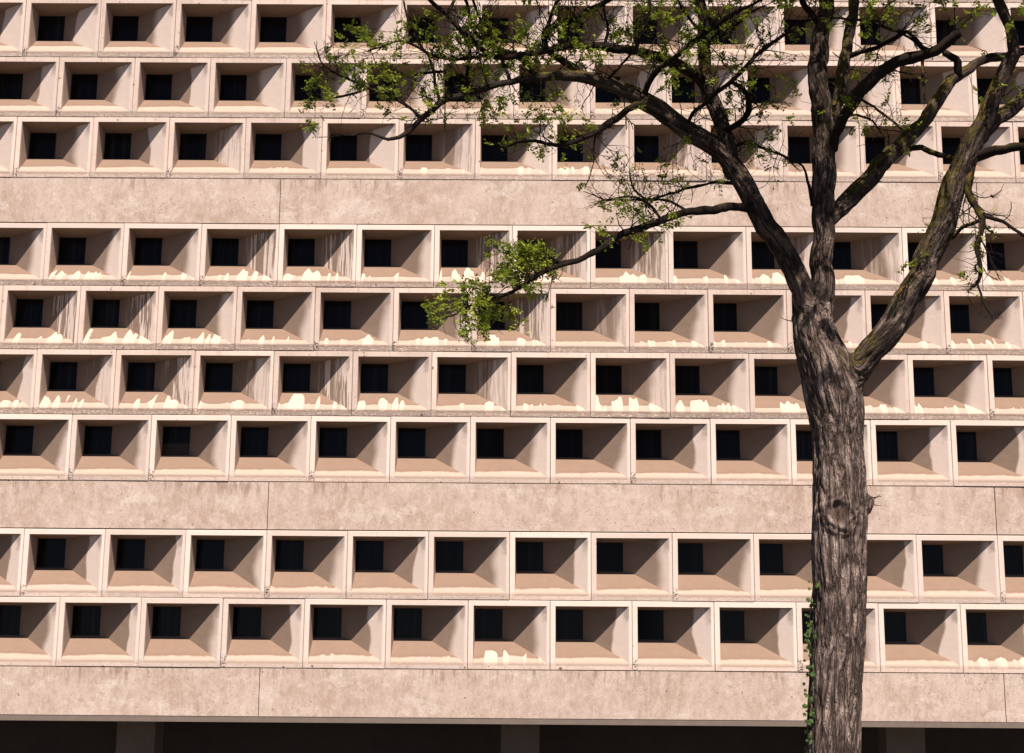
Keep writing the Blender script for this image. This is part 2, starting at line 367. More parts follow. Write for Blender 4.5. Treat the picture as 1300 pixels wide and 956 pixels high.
o = mesh_obj('window_cells', VV, FF, M_CELL, root); finish(o.data,LL,FI,PR,WL,RG); o['kind']='stuff'
pv=[];pf=[];pl=[];pp=[]; fb=MB()
for (r,c) in rest:
    v,f,l,p = pane_arrays(r,c,z); n=len(pv); pv+=v; pf+=[tuple(i+n for i in q) for q in f]; pl+=l; pp+=[p]*len(v)
    fb.add(*frame_arrays(r,c,z))
g = mesh_obj('window_panes', pv, pf, M_GLASS, o); finish(g.data,pl,None,pp); g['kind']='stuff'
g = fb.obj('window_frames', M_FRAME, o); g['kind']='stuff'
# graffiti mark scratched on one right-hand wall (row 4)
XA, XB = -11.3, 11.5
# spandrel panels
def panel(x0,x1,zt,zb,y=.007):
    nx, nz = max(2,int((x1-x0)/.25)), 8
    V=[];Fc=[];L=[]
    g=.005
    x0+=g; x1-=g
    q = random.Random(int(x0*100)+int(zt*10)); tilt = q.uniform(-.003,.003)
    for j in range(nz+1):
        for i in range(nx+1):
            x=x0+(x1-x0)*i/nx; zz=zb+(zt-zb)*j/nz
            V.append((x, y+tilt*(i/nx-.5), zz)); L.append((i/nx,0,j/nz))
    for j in range(nz):
        for i in range(nx):
            a=j*(nx+1)+i; Fc.append((a,a+1,a+nx+2,a+nx+1))
    n=len(V)
    bord=[0,nx,(nx+1)*nz+nx,(nx+1)*nz]
    for b in bord: V.append((V[b][0],.30,V[b][2])); L.append(L[b])
    def side(ids,a,b):
        for k in range(len(ids)-1): Fc.append((ids[k+1],ids[k],a,b) if k==0 and len(ids)==2 else (ids[k+1],ids[k],a))
        Fc.append((ids[-1],a,b))
    side([i for i in range(nx+1)], n, n+1)
    side([i*(nx+1)+nx for i in range(nz+1)], n+1, n+2)
    side([(nx+1)*nz+nx-i for i in range(nx+1)], n+2, n+3)
    side([(nz-i)*(nx+1) for i in range(nz+1)], n+3, n)
    o = mesh_obj('spandrel_panel', V, Fc, M_BAND, root); add_attr(o.data,'lc','FLOAT_VECTOR','POINT',L)
    return o
BZ = [(CAM_Z+6.380-.004, CAM_Z+5.769+.012, -3.147), (CAM_Z+2.438-.004, CAM_Z+1.837+.012, -3.143), (CAM_Z+.171-.004, CAM_Z-.40, -3.16)]
for zt, zb, j in BZ:
    xs = [XA] + [j+9*k for k in range(-2,3) if XA+.3 < j+9*k < XB-.3] + [XB]
    for a, b in zip(xs[:-1], xs[1:]): panel(a, b, zt, zb)
# core behind cells and panels, parapet, soffit, recessed base
XL = (-12.2, 12.4)
m = MB(); m.box(XL[0]+.6, XL[1]-.6, .41, 9.0, CAM_Z-.30, CAM_Z+10.2); m.obj('wall_core', M_CORE, root)
m = MB(); m.box(XL[0]+.55, XL[1]-.55, .02, 9.1, CAM_Z+10.21, CAM_Z+11.4); o=m.obj('parapet', M_SOFFIT, root)
m = MB(); m.box(XL[0]+.6, XL[1]-.6, .012, 6.0, CAM_Z-.47, CAM_Z-.402); m.obj('soffit', M_SOFFIT, root)
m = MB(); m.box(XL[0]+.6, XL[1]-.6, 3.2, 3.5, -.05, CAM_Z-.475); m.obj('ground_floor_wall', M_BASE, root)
for k in range(5):
    m = MB(); x = -10+5*k; m.box(x-.25,x+.25,1.6,2.1,-.05,CAM_Z-.475); m.obj('column', M_SOFFIT, root)
# faint dark scrawl on the right wall of the cell at the right edge
def scrawl():
    r, c = 4, 12
    m = MB(); base = Vector((UR[r]+c,0,CAM_Z+ZR[r]))
    def wp(x,zv):     # point on the splayed right wall, 2 mm proud
        d = (.893-x)/(.893-.350)*.368
        return base + Vector((x-.0015, d-.0025, zv))
    strokes = [[(.575,-.20),(.585,-.25)],[(.575,-.20),(.60,-.21),(.60,-.26)],[(.62,-.15),(.625,-.20),(.635,-.255),(.65,-.24)],[(.645,-.16),(.665,-.26)],[(.665,-.15),(.67,-.20),(.68,-.255)],[(.69,-.16),(.695,-.25)],[(.66,-.20),(.69,-.17)],[(.45,-.14),(.47,-.18),(.49,-.13)],[(.50,-.20),(.53,-.22),(.55,-.19)]]
    for s in strokes:
        for (a,b),(cx,cy) in zip(s[:-1],s[1:]):
            dx,dy=cx-a,cy-b; l=math.hypot(dx,dy); nx,ny=-dy/l*.0032,dx/l*.0032
            n=len(m.v); m.v += [wp(a+nx,b+ny),wp(a-nx,b-ny),wp(cx-nx,cy-ny),wp(cx+nx,cy+ny)]; m.f.append((n,n+1,n+2,n+3))
    m.obj('graffiti', mat_plain('dark_marker', (.07,.055,.05), .8), root)
scrawl()
# ------------------------------------------------------------------ tree
YT = -8.8
tree = empty('deciduous_tree', at(1052, 1500, YT) ); tree.location.z = 0
TB = tree.location.copy()
tag(tree, 'tall forked tree with furrowed bark, mossy limbs and sparse young green leaves', 'tree')
def catmull(P, step):
    out=[]
    for i in range(len(P)-1):
        p0=P[max(i-1,0)];p1=P[i];p2=P[i+1];p3=P[min(i+2,len(P)-1)]
        n=max(1,int(((p2[0]-p1[0]).length)/step))
        for k in range(n):
            t=k/n
            f=lambda a,b,c,d:.5*((2*b)+(-a+c)*t+(2*a-5*b+4*c-d)*t*t+(-a+3*b-3*c+d)*t*t*t)
            out.append((f(p0[0],p1[0],p2[0],p3[0]), f(p0[1],p1[1],p2[1],p3[1])))
    out.append(P[-1]); return out
def trace(pts):   # (px,py,r_px,dY) -> world polyline with radius
    o=[]
    for (x,y,r,dy) in pts:
        w=at(x,y,YT+dy); o.append((w, r*(w-CP).dot(fw)/F))
    return o
LIMBS = dict(
 trunk=[(1050,1500,48,0),(1052,1250,41,0),(1055,1050,37,0),(1058,956,35,0),(1061,867,34,0),(1065,800,34,0),(1066,700,35,0),(1066,620,35,0),(1064,560,32,0),(1060,515,37,0),(1050,470,36,0),(1036,430,30,0),(1034,405,24,0),(1034,375,14,.02)],
 c=[(1046,470,16,.02),(1042,430,19,0),(1042,390,18,0),(1043,340,16,0),(1045,290,15.5,.02),(1046,240,16.5,.03),(1046,200,17,.03),(1043,150,15,.05),(1039,100,14,.05),(1039,60,13.5,.1),(1046,20,11,.1),(1050,-30,10,.05),(1040,-120,9,-.1),(1052,-230,7,-.2),(1040,-340,4,-.3)],
 l1=[(1050,475,16,0),(1038,430,21,0),(1025,387,19,-.02),(1012,351,18,-.05),(995,316,17,-.08),(972,284,17,-.1),(952,250,17,-.12),(935,222,17,-.12),(921,200,16,-.13),(897,181,15,-.15),(875,168,15,-.17),(856,157,15,-.2),(836,140,14.5,-.22),(817,125,14,-.25),(782,110,12,-.3),(747,98,11,-.35),(720,95,9,-.38),(701,96,7.5,-.4),(648,103,6,-.5),(598,117,5.5,-.55),(559,131,5,-.6),(534,152,5,-.6),(518,168,4.6,-.6),(506,174,4.2,-.62),(493,175,3.6,-.64),(471,170,2.6,-.66),(435,173,1.9,-.7),(400,176,1.5,-.72),(378,172,1.1,-.75)],
 l1b=[(935,222,15,-.1),(925,190,12.5,0),(915,160,12.5,.08),(906,132,12,.12),(896,95,10.5,.16),(893,60,10,.2),(892,35,9.5,.22),(886,0,9,.25),(880,-60,8,.3),(890,-150,6,.3),(880,-240,4,.3)],
 c2=[(1050,225,9,.05),(1055,180,9,.12),(1059,142,9.5,.2),(1066,106,9.5,.26),(1073,71,9,.3),(1081,35,8.5,.34),(1085,0,8,.38),(1095,-60,7,.4),(1110,-150,5.5,.45),(1105,-240,4,.5)],
 r2=[(1046,285,12,.02),(1066,264,13,.12),(1088,244,13.5,.22),(1116,212,13.5,.34),(1134,195,12.5,.42),(1158,170,11,.5),(1183,141,10,.58),(1197,120,9.5,.62),(1215,99,8.5,.68),(1236,81,7.5,.74),(1265,72,7,.8),(1295,65,6.5,.88),(1330,50,6,.95),(1370,20,5,1.0)],
 r3=[(1066,505,24,0),(1080,480,20,-.05),(1096,458,19,-.08),(1121,426,19,-.14),(1146,390,18.5,-.2),(1167,353,18,-.26),(1183,319,18,-.3),(1192,298,18,-.33),(1208,255,17.5,-.38),(1222,217,16.5,-.42),(1236,184,15.5,-.46),(1250,152,13,-.5),(1263,120,11,-.53),(1276,90,10,-.56),(1287,68,9,-.58),(1284,45,8.5,-.6),(1276,20,7.5,-.62),(1267,0,7,-.64),(1250,-50,6.5,-.7),(1262,-130,5.5,-.75),(1250,-230,4,-.8)],
 r5=[(1232,192,13,-.44),(1250,168,13,-.34),(1266,152,12,-.26),(1283,138,11,-.2),(1302,120,10.5,-.12),(1340,90,9,0),(1390,40,7,.1),(1420,-30,5,.2)],
)
BR = [
 [(1058,190,8,.03),(1061,172,9,-.06),(1070,152,9.5,-.12),(1088,124,9.5,-.22),(1109,99,9.5,-.3),(1134,81,9,-.38),(1158,72,8.2,-.45),(1187,65,8.2,-.52),(1208,50,8,-.58),(1220,42,7,-.62)],
 [(1046,45,6,.1),(1036,25,5,.1),(1022,8,4.4,.1),(1012,-20,4,.1)],
 [(905,130,8.5,.12),(893,106,9,.08),(879,92,9,.02),(856,80,8.5,-.05),(830,70,7.5,-.12),(807,64,7,-.18),(768,60,6.2,-.26),(729,58,5.5,-.34),(697,64,5,-.4),(662,70,4.5,-.44),(640,74,4,-.5),(619,68,4,-.54),(591,46,3.6,-.58),(566,21,3.2,-.62),(545,0,3,-.66),(520,-30,2.2,-.7)],
 [(697,98,7,-.4),(679,94,6.5,-.38),(668,80,6,-.36),(652,70,5,-.34),(630,62,4,-.3),(606,44,3,-.24),(598,22,2.5,-.2),(590,-5,2,-.2)],
 [(747,98,7,-.33),(733,88,6,-.26),(715,76,5.5,-.2),(697,66,5,-.14),(691,50,4.8,-.1),(694,36,4.5,-.08),(718,28,4.5,-.04),(742,17,4.2,0),(768,3,4,.04),(800,-20,3,.1)],
 [(817,120,5.5,-.28),(822,106,5,-.34),(839,85,4.6,-.42),(868,64,4.3,-.5),(904,35,4,-.58),(935,16,3.4,-.64),(964,2,2.6,-.7),(990,-15,2,-.75)],
 [(870,162,3.2,-.2),(880,145,3.2,-.25),(895,130,3.4,-.3),(928,103,3.4,-.38),(953,76,3.2,-.44),(992,46,2.9,-.5),(1031,26,2.4,-.55),(1062,23,1.8,-.6),(1100,26,1.3,-.62)],
 [(912,170,5,.05),(926,163,5,0),(944,153,4.8,-.1),(952,139,4.8,-.18),(951,124,4.4,-.26),(941,112,3.8,-.33),(928,104,3,-.38)],
 [(822,128,6,-.25),(806,134,5.2,-.32),(790,146,5.2,-.38),(771,159,5,-.44),(747,173,4.3,-.5),(718,184,3.6,-.54),(694,181,2.6,-.58),(669,180,1.9,-.6),(645,186,1.4,-.62)],
 [(967,272,9,-.1),(943,264,7.5,-.2),(911,264,6.8,-.3),(875,269,6.4,-.38),(840,281,6.2,-.46),(808,290,5.8,-.52),(785,300,5.5,-.56),(758,320,5,-.62),(731,333,4.4,-.66),(698,341,3.9,-.7),(674,354,3.6,-.74),(657,367,3.2,-.78),(631,377,2.4,-.8),(607,384,1.9,-.84),(584,397,1.4,-.86),(572,402,1,-.88)],
 [(758,320,3,-.62),(735,330,2.8,-.56),(706,335,2.2,-.5),(690,330,2,-.46),(672,352,1.8,-.44),(655,330,1.6,-.4),(640,322,1.2,-.38)],
 [(1217,96,6,.68),(1215,86,6.5,.66),(1212,75,6,.62),(1198,66,5,.58)],
 [(1222,207,6,-.4),(1212,202,5,-.34),(1187,194,4.6,-.24),(1170,187,4.8,-.16),(1156,189,4,-.1)],
 [(1236,200,8,-.44),(1252,195,8,-.5),(1270,190,7.5,-.56),(1297,187,7,-.62),(1330,190,6,-.7),(1370,180,4,-.8)],
 [(1236,205,6,-.44),(1233,222,6,-.46),(1231,248,5.5,-.5),(1240,265,5,-.53),(1246,280,4.8,-.56),(1243,300,4.2,-.6),(1240,315,3.6,-.62),(1245,337,3.2,-.66),(1240,357,2.6,-.68),(1232,365,1.8,-.7)],
 [(1240,357,1.8,-.68),(1246,372,1.7,-.7),(1250,386,1.5,-.72),(1258,398,1,-.74)],
 [(1244,272,3.6,-.54),(1258,277,3.2,-.56),(1273,283,3,-.6),(1297,300,2.6,-.64),(1325,312,2,-.68)],
 [(1243,280,3.4,-.55),(1232,285,3.2,-.5),(1222,290,3,-.46),(1210,303,2.8,-.4)],
 [(1073,74,4,.3),(1086,67,4,.24),(1112,60,3.6,.14),(1137,47,3.2,.04),(1151,39,3,0),(1172,58,2.4,-.05),(1190,66,2,-.1)],
 [(1172,75,3,-.48),(1171,92,2.6,-.5),(1173,115,2.2,-.52),(1174,128,1.6,-.54)],
 [(1095,20,1.8,-.2),(1120,33,2,-.25),(1145,42,2,-.3),(1170,62,2.2,-.35),(1190,68,2.4,-.4)],
 # finer branches of the left crown
 [(534,152,3,-.6),(516,135,2.8,-.56),(494,120,2.5,-.52),(470,112,2.2,-.5),(445,100,1.8,-.48),(425,92,1.5,-.45),(408,78,1.1,-.42),(402,62,.8,-.4)],
 [(470,112,1.9,-.5),(446,119,1.7,-.5),(420,124,1.4,-.5),(400,124,1,-.5)],
 [(619,70,3,-.5),(590,74,2.6,-.5),(560,73,2.4,-.5),(535,64,2,-.5),(512,53,1.8,-.5),(490,56,1.4,-.5),(468,64,1,-.5)],
 [(598,118,3.2,-.55),(592,95,3,-.58),(596,70,2.8,-.6),(590,46,2.6,-.62)],
 [(559,131,2.6,-.58),(552,110,2.4,-.54),(550,90,2,-.5),(545,72,1.5,-.48)],
 [(606,118,2.4,-.55),(580,95,2,-.5),(548,92,1.8,-.46),(520,96,1.3,-.42),(497,86,1,-.4)],
 [(648,102,3,-.5),(640,80,2.8,-.46),(628,52,2.6,-.42),(610,26,2.2,-.4),(600,0,2,-.4)],
 [(566,22,2.6,-.6),(580,-5,2,-.6),(590,-30,1.8,-.6)],
 [(545,72,2,-.48),(530,50,1.8,-.45),(518,24,1.5,-.42),(512,2,1.2,-.4)],
 [(694,36,3,-.08),(700,16,2.6,-.1),(712,-5,2.2,-.1)],
 [(807,64,2.8,-.18),(812,40,2.4,-.12),(822,15,2,-.08),(826,-10,1.8,0)],
 [(768,60,2.6,-.26),(772,36,2.2,-.3),(766,12,2,-.34),(770,-10,1.8,-.36)],
 [(766,104,2.8,-.32),(785,86,2.2,-.4),(803,66,1.8,-.46),(811,45,1.6,-.5),(823,20,1.5,-.54),(826,0,1.3,-.56)],
 [(893,60,3.5,.2),(912,46,2.8,.16),(932,34,2.2,.12),(950,18,1.8,.1),(972,6,1.5,.1)],
 [(893,40,3,.2),(875,24,2.6,.22),(862,6,2.2,.25),(850,-15,2,.28)],
 [(960,262,3,-.1),(938,236,2.2,0),(905,232,1.9,.06),(868,240,1.6,.1),(838,250,1.4,.14),(806,254,1.2,.18),(780,256,.9,.2)],
 [(840,281,2.6,-.46),(826,262,2.2,-.42),(810,252,1.8,-.4),(792,250,1.5,-.38),(770,256,1.2,-.36),(752,246,.8,-.34)],
 [(875,269,2.4,-.38),(850,256,2,-.34),(822,254,1.7,-.3),(804,240,1.3,-.26),(800,222,1,-.22)],
 [(925,190,2.4,0),(950,180,2,.06),(972,190,1.7,.1),(995,196,1.4,.16),(1012,212,1,.2)],
 [(1030,262,2.2,-.02),(1026,230,2,-.06),(1018,212,1.6,-.1),(1000,200,1.2,-.12),(985,192,.9,-.14)],
 [(1088,124,2.4,-.22),(1110,135,2.2,-.26),(1128,150,1.9,-.3),(1146,167,1.5,-.34)],
 [(1070,152,2,-.12),(1090,148,1.6,-.18),(1108,156,1.4,-.2),(1126,176,1,-.24)],
]
def frames(path):
    T=[]
    for i in range(len(path)):
        a=path[max(i-1,0)][0]; b=path[min(i+1,len(path)-1)][0]; T.append((b-a).normalized())
    n=T[0].cross(Vector((0,1,0)));  n = n.normalized() if n.length>1e-4 else Vector((1,0,0))
    N=[]
    for t in T:
        n=(n-t*n.dot(t)).normalized(); N.append(n)
    return T,N
def tube(m, path, seg, cap=True):
    T,N=frames(path); n0=len(m.v)
    for (p,r),t,n in zip(path,T,N):
        b=t.cross(n)
        for k in range(seg):
            a=2*math.pi*k/seg; m.v.append(p+(n*math.cos(a)+b*math.sin(a))*r)
    for i in range(len(path)-1):
        for k in range(seg):
            l=(k+1)%seg; a=n0+i*seg; m.f.append((a+k,a+l,a+seg+l,a+seg+k))
    if cap:
        m.f.append(tuple(n0+k for k in reversed(range(seg)))); e=n0+(len(path)-1)*seg; m.f.append(tuple(e+k for k in range(seg)))
def wiggle(path, amp, sd):
    out=[]
    for i,(p,r) in enumerate(path):
        q=noise.noise_vector(p*2.2+Vector((sd,0,0)))*amp + noise.noise_vector(p*8+Vector((sd,3,0)))*amp*.9 + noise.noise_vector(p*19+Vector((sd,3,0)))*amp*.35
        out.append((p+q,r*(1+(.16*noise.noise(p*7+Vector((0,sd,0)))+.16*noise.noise(p*17+Vector((0,sd,0))))*max(0,min(1,(.085-r)/.05)))))
    return out
paths={k:wiggle(catmull(trace([(a_,b_,c_*{'trunk':1,'c':.92,'r3':.94,'l1':.82,'l1b':.85,'r2':.86}.get(k,.88),d_) for a_,b_,c_,d_ in v]),.05), 0 if k=='trunk' else .019, i) for i,(k,v) in enumerate(LIMBS.items())}
m=MB()
for k,p in paths.items(): tube(m,p,20)
def sph(m,c,r,n=10):
    n0=len(m.v)
    for i in range(n+1):
        for k in range(n):
            th=math.pi*i/n; a=2*math.pi*k/n; m.v.append(c+Vector((math.sin(th)*math.cos(a)*r[0],math.sin(th)*math.sin(a)*r[1],math.cos(th)*r[2])))
    for i in range(n):
        for k in range(n):
            l=(k+1)%n; m.f.append((n0+i*n+k,n0+(i+1)*n+k,n0+(i+1)*n+l,n0+i*n+l))
sph(m, at(1100,640,YT-.02), (.052,.06,.07)); sph(m, at(1107,636,YT-.02),(.028,.03,.035)); sph(m, at(1042,650,YT-.05),(.05,.06,.09))
sph(m, at(1072,497,YT-.15), (.06,.05,.055)); sph(m, at(1213,214,YT-.40),(.05,.05,.05)); sph(m, at(1010,405,YT),(.03,.04,.05))
# root flare
for k in range(6):
    a=k*1.05+.3; d=Vector((math.cos(a),math.sin(a),0))
    tube(m,[(TB+Vector((0,0,.7))+d*.08,.14),(TB+Vector((0,0,.3))+d*.2,.12),(TB+d*.42+Vector((0,0,.02)),.07),(TB+d*.7-Vector((0,0,.12)),.03)],10)
for i in range(len(m.v)): m.v[i]=Vector(m.v[i])
tr = mesh_obj('trunk', m.v, m.f, M_BARK)
md = tr.modifiers.new('r','REMESH'); md.mode='VOXEL'; md.voxel_size=.0105
sm = tr.modifiers.new('s','SMOOTH'); sm.iterations=4; sm.factor=.6
dg = bpy.context.evaluated_depsgraph_get(); ev = tr.evaluated_get(dg)
me2 = bpy.data.meshes.new_from_object(ev); tr.modifiers.clear(); tr.data = me2
if not me2.materials: me2.materials.append(M_BARK)
# bark coordinates from the nearest skeleton segment
A=[];B=[];RR=[];NN=[];BB=[];S0=[];SH=[];LL_=[]
for k,p in paths.items():
    T_,N_=frames(p); sh_=0
    sacc=0 if not A else min(((a_-p[0][0]).length, s_) for a_,s_ in zip(A,S0))[1]
    for i_,((a,ra),(b,rb)) in enumerate(zip(p[:-1],p[1:])):
        A.append(a); B.append(b); RR.append((ra+rb)/2); NN.append(N_[i_]); BB.append(T_[i_].cross(N_[i_])); S0.append(sacc); LL_.append((b-a).length); sacc+=(b-a).length; SH.append(sh_)
A=np.array(A);B=np.array(B);RR=np.array(RR);NN=np.array(NN);BB=np.array(BB);S0=np.array(S0);SH=np.array(SH);LL_=np.array(LL_)
nv=len(me2.vertices); co=np.empty(nv*3,dtype=np.float32); me2.vertices.foreach_get('co',co); co=co.reshape(-1,3).astype(float)
nr=np.empty(nv*3,dtype=np.float32); me2.vertices.foreach_get('normal',nr); nr=nr.reshape(-1,3).astype(float)
AB=B-A; L2=(AB**2).sum(1)
rad=np.zeros(nv); bc=np.zeros((nv,3))
for s_ in range(0,nv,4000):
    c=co[s_:s_+4000][:,None,:]; t=np.clip(((c-A)*AB).sum(2)/L2,0,1); off=c-(A+AB*t[...,None]); d=np.sqrt((off**2).sum(2))/RR
    w=np.exp(-np.clip((d-d.min(1,keepdims=True))*12,0,50)); w/=w.sum(1,keepdims=True)
    lc_=np.stack([(off*NN).sum(2)+SH, (off*BB).sum(2), (S0+t*LL_)*.15],axis=2)
    bc[s_:s_+4000]=(w[...,None]*lc_).sum(1); rad[s_:s_+4000]=(w*RR).sum(1)
def bark_coord(co,axis):
    al=(co*axis).sum(1,keepdims=True)
    return co-axis*al*.86
SC=[(at(1066,652,YT-.17),.075,.09,1.0),(at(1071,500,YT-.2),.03,.038,.4)]
disp=np.zeros(nv); scar=np.zeros(nv)
for i in range(nv):
    q=Vector(bc[i]); k=min(1,rad[i]/.12)
    n1=noise.noise(q*26)+.5*noise.noise(q*52); f=1-min(1,abs(n1)*3.2)
    disp[i]=-f*.015*k+.004*noise.noise(Vector(co[i])*9)*k+.007*noise.noise(Vector(co[i])*3.1)*k
    if nr[i][1]<.3:
        for c,rx,rz,hh in SC:
            dd=math.hypot((co[i][0]-c.x)/rx,(co[i][2]-c.z)/rz)*(1+.30*noise.noise(Vector(co[i])*13)+.15*noise.noise(Vector(co[i])*30))
            if dd<2.2:
                rim=math.exp(-((dd-1.05)/.28)**2); ins=1/(1+math.exp((dd-.72)*14))
                disp[i]=disp[i]*(1-ins*.8)+(rim*.026-ins*.004+(.012*math.exp(-((dd-1.6)/.2)**2)))*hh
                scar[i]=max(scar[i],ins)
co2=co+nr*disp[:,None]
me2.vertices.foreach_set('co',co2.astype(np.float32).ravel())
me2.polygons.foreach_set('use_smooth',[True]*len(me2.polygons)); me2.update()
def mossf(px,py):
    m=0
    for cx,cy,rx,ry,a in ((1135,200,70,70,1),(1195,130,60,60,1),(1205,260,40,60,1),(1160,350,40,60,.7),(1100,455,30,40,.9),(880,95,50,30,1.3),(830,75,60,20,1),(830,130,50,30,.8),(1270,140,50,40,.9),(1070,90,25,110,.8),(720,85,60,30,.8),(940,230,40,50,.35),(1000,330,30,50,.45),(1020,420,25,60,.2)):
        d=((px-cx)/rx)**2+((py-cy)/ry)**2
        if d<1.5: m=max(m,a*min(1,(1.5-d)*2))
    return m
def bark_attrs(me, co, bc, rad, scar=None, rough=None):
    add_attr(me,'bc','FLOAT_VECTOR','POINT',bc)
    q=co-np.array(CP); zz=q@np.array(fw); px=650+F*(q@np.array(RT))/zz; py=433-F*(q@np.array(UP))/zz
    add_attr(me,'moss','FLOAT','POINT',[min(1,mossf(a,b)) for a,b in zip(px,py)])
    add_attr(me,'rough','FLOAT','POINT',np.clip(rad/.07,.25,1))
    add_attr(me,'young','FLOAT','POINT',np.clip((.125-rad)/.05,0,1))  # by radius: weight of the young-bark tone and painted limb shade
    add_attr(me,'scar','FLOAT','POINT',scar if scar is not None else np.zeros(len(co)))
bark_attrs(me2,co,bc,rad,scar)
tr.parent=tree; tr.matrix_parent_inverse=Matrix.Translation(-TB)
def branch_obj(name,path,seg,parent):
    m=MB(); tube(m,path,seg)
    o=mesh_obj(name,m.v,m.f,M_BARK,parent,True); o.matrix_parent_inverse=Matrix.Translation(-TB)
    co=np.array([tuple(v) for v in m.v]); T,_=frames(path); ax=np.repeat(np.array([tuple(t) for t in T]),seg,axis=0)[:len(co)]
    rad=np.repeat(np.array([r for _,r in path]),seg)
    bc=bark_coord(co,ax); 
    # shallow furrows as shape
    for i,v in enumerate(o.data.vertices):
        c=np.array([tuple(p) for p,_ in path[i//seg:i//seg+1]])[0]; n=co[i]-c; l=np.linalg.norm(n)
        k=noise.noise(Vector(bc[i])*34)*.16+noise.noise(Vector(co[i])*14)*.12
        v.co=Vector(c+n*(1+k))
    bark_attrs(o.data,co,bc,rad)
    return o
bpaths=[]
for i,b in enumerate(BR):
    p=wiggle(catmull(trace([(a_,b_,c_*(.82 if c_>2 else .95),d_) for a_,b_,c_,d_ in b]),.03),.013,i+20); bpaths.append(p)
    branch_obj('branch',p,12 if p[0][1]>.02 else 8,tree)
# ---- twigs + leaves
REG=[(560,85,165,75,.75,1),(480,50,60,35,.7,.8),(700,45,120,60,.65,1),(690,160,85,45,1.3,.9),(602,392,62,36,3.6,1.2),(655,335,55,30,2.0,.9),(690,352,60,25,1.2,.9),(792,348,26,12,1.0,.5),
 (815,225,75,55,.40,1.5),(800,280,70,30,.9,1.5),(880,45,110,70,.6,1),(930,190,90,60,.45,1.3),(1190,22,140,40,.6,1),(1110,95,60,45,.35,1.1),(1275,105,40,70,.45,.6),
 (1000,20,60,35,.55,.9),(1243,330,26,60,.5,.5),(1143,355,22,22,.9,.4),(410,140,30,40,.8,.8),(440,95,60,40,.6,1),(1115,170,60,40,.35,1.0),(1225,270,60,45,.3,1.2),(820,100,100,60,.4,.6),(970,110,70,60,.4,.5)]
def dens(px,py):
    if py<-8: return (1.0,1.0)
    l=0;t=0
    for cx,cy,rx,ry,a,b in REG:
        d=((px-cx)/rx)**2+((py-cy)/ry)**2
        if d<1: l=max(l,a*min(1,2.2*(1-d))); t=max(t,b*min(1,2.2*(1-d)))
    return l,t
twm=MB(); tw_r=[]; tw_ax=[]
leaf_v=[];leaf_f=[];leaf_a=[]
def leafcluster(p,d,sc=1.0):
    # one young compound leaf: pairs of leaflets along a thin stalk
    d=(d+Vector((rnd.gauss(0,.6),rnd.gauss(0,.6),rnd.gauss(0,.5)-.1))).normalized()
    L=rnd.uniform(.035,.075)*sc; n=rnd.randint(3,5); up=Vector((rnd.gauss(0,.5),rnd.gauss(0,.5),1)).normalized()
    s=d.cross(up).normalized(); a=rnd.random()
    def leaflet(b,dr,l):
        nn=dr.cross(up).normalized(); w=l*rnd.uniform(.28,.46); k=len(leaf_v)
        tilt=up*rnd.uniform(-.3,.3)*l
        leaf_v.extend([b,b+dr*l*.45+nn*w+tilt*.3,b+dr*l+tilt,b+dr*l*.45-nn*w+tilt*.3]); leaf_f.append((k,k+1,k+2,k+3)); leaf_a.extend([a]*4)
    for i in range(n):
        b=p+d*L*(i+.6)/n+Vector((0,0,-L*.25*((i+1)/n)**2))
        for sg in (-1,1):
            dr=(s*sg+d*rnd.uniform(.3,.8)+up*rnd.uniform(-.3,.3)).normalized(); leaflet(b,dr,rnd.uniform(.014,.030)*sc)
    leaflet(p+d*L,d,.022*sc)
def twig(p,d,L,r,depth,off=False):
    n=max(3,int(L/.045)); path=[(p,r)]; q=p.copy(); dd=d.normalized()
    for i in range(n):
        dd=(dd+Vector((rnd.gauss(0,.26),rnd.gauss(0,.26),rnd.gauss(.03,.26)))).normalized()
        q=q+dd*(L/n); path.append((q.copy(),r*(1-.72*(i+1)/n)))
        px,py,_=pix(q); lf,tg=dens(px,py)
        if tg<=0.02: break
        if rnd.random()<min(1,lf)*.13:
            for _ in range(rnd.randint(1,3) if not off else 3): leafcluster(q,dd,1.0 if not off else 1.5)
            if lf>1.5:
                for _ in range(3): leafcluster(q+Vector((rnd.gauss(0,.02),rnd.gauss(0,.02),rnd.gauss(0,.02))),dd)
        if depth>0 and rnd.random()<.42:
            side=(dd+Vector((rnd.gauss(0,.8),rnd.gauss(0,.8),rnd.gauss(.15,.8)))).normalized()
            twig(q.copy(),side,L*rnd.uniform(.3,.6),max(.0016,r*.6),depth-1,off)
    n0=len(twm.v); seg=5 if r>.003 else 4; tube(twm,path,seg,False)
    T,_=frames(path)
    for (c,rr),t in zip(path,T):
        for k in range(seg): tw_r.append(rr); tw_ax.append(tuple(t))
allp=[(k,p,0) for k,p in paths.items() if k!='trunk']+[('b',p,1) for p in bpaths]
for name,path,kind in allp:
    acc=0
    for i in range(2,len(path)-1):
        p,r=path[i]; px,py,_=pix(p); lf,tg=dens(px,py); t=(path[i+1][0]-path[i-1][0]).normalized()
        off=py<-8
        rate=(1.3 if r<.03 else .6)*tg*(1 if not off else 1.3)
        if r>.075: rate*=.3
        if rnd.random()<rate:
            d=(t*rnd.uniform(-.1,.9)+Vector((rnd.gauss(0,.6),rnd.gauss(0,.7),rnd.gauss(.25,.6)))).normalized()
            st=p+d*r*.7
            twig(st,d,rnd.uniform(.15,.42)*(1 if not off else 1.8),min(.005,max(.0028,r*.3)),2,off)
    # end sprays
    p,r=path[-1]; t=(path[-1][0]-path[-2][0]).normalized()
    if kind==1 and name=='b' and r<.012:
        for _ in range(2): twig(p,(t+Vector((rnd.gauss(0,.4),rnd.gauss(0,.4),rnd.gauss(0,.4)))).normalized(),rnd.uniform(.12,.25),.0026,1)
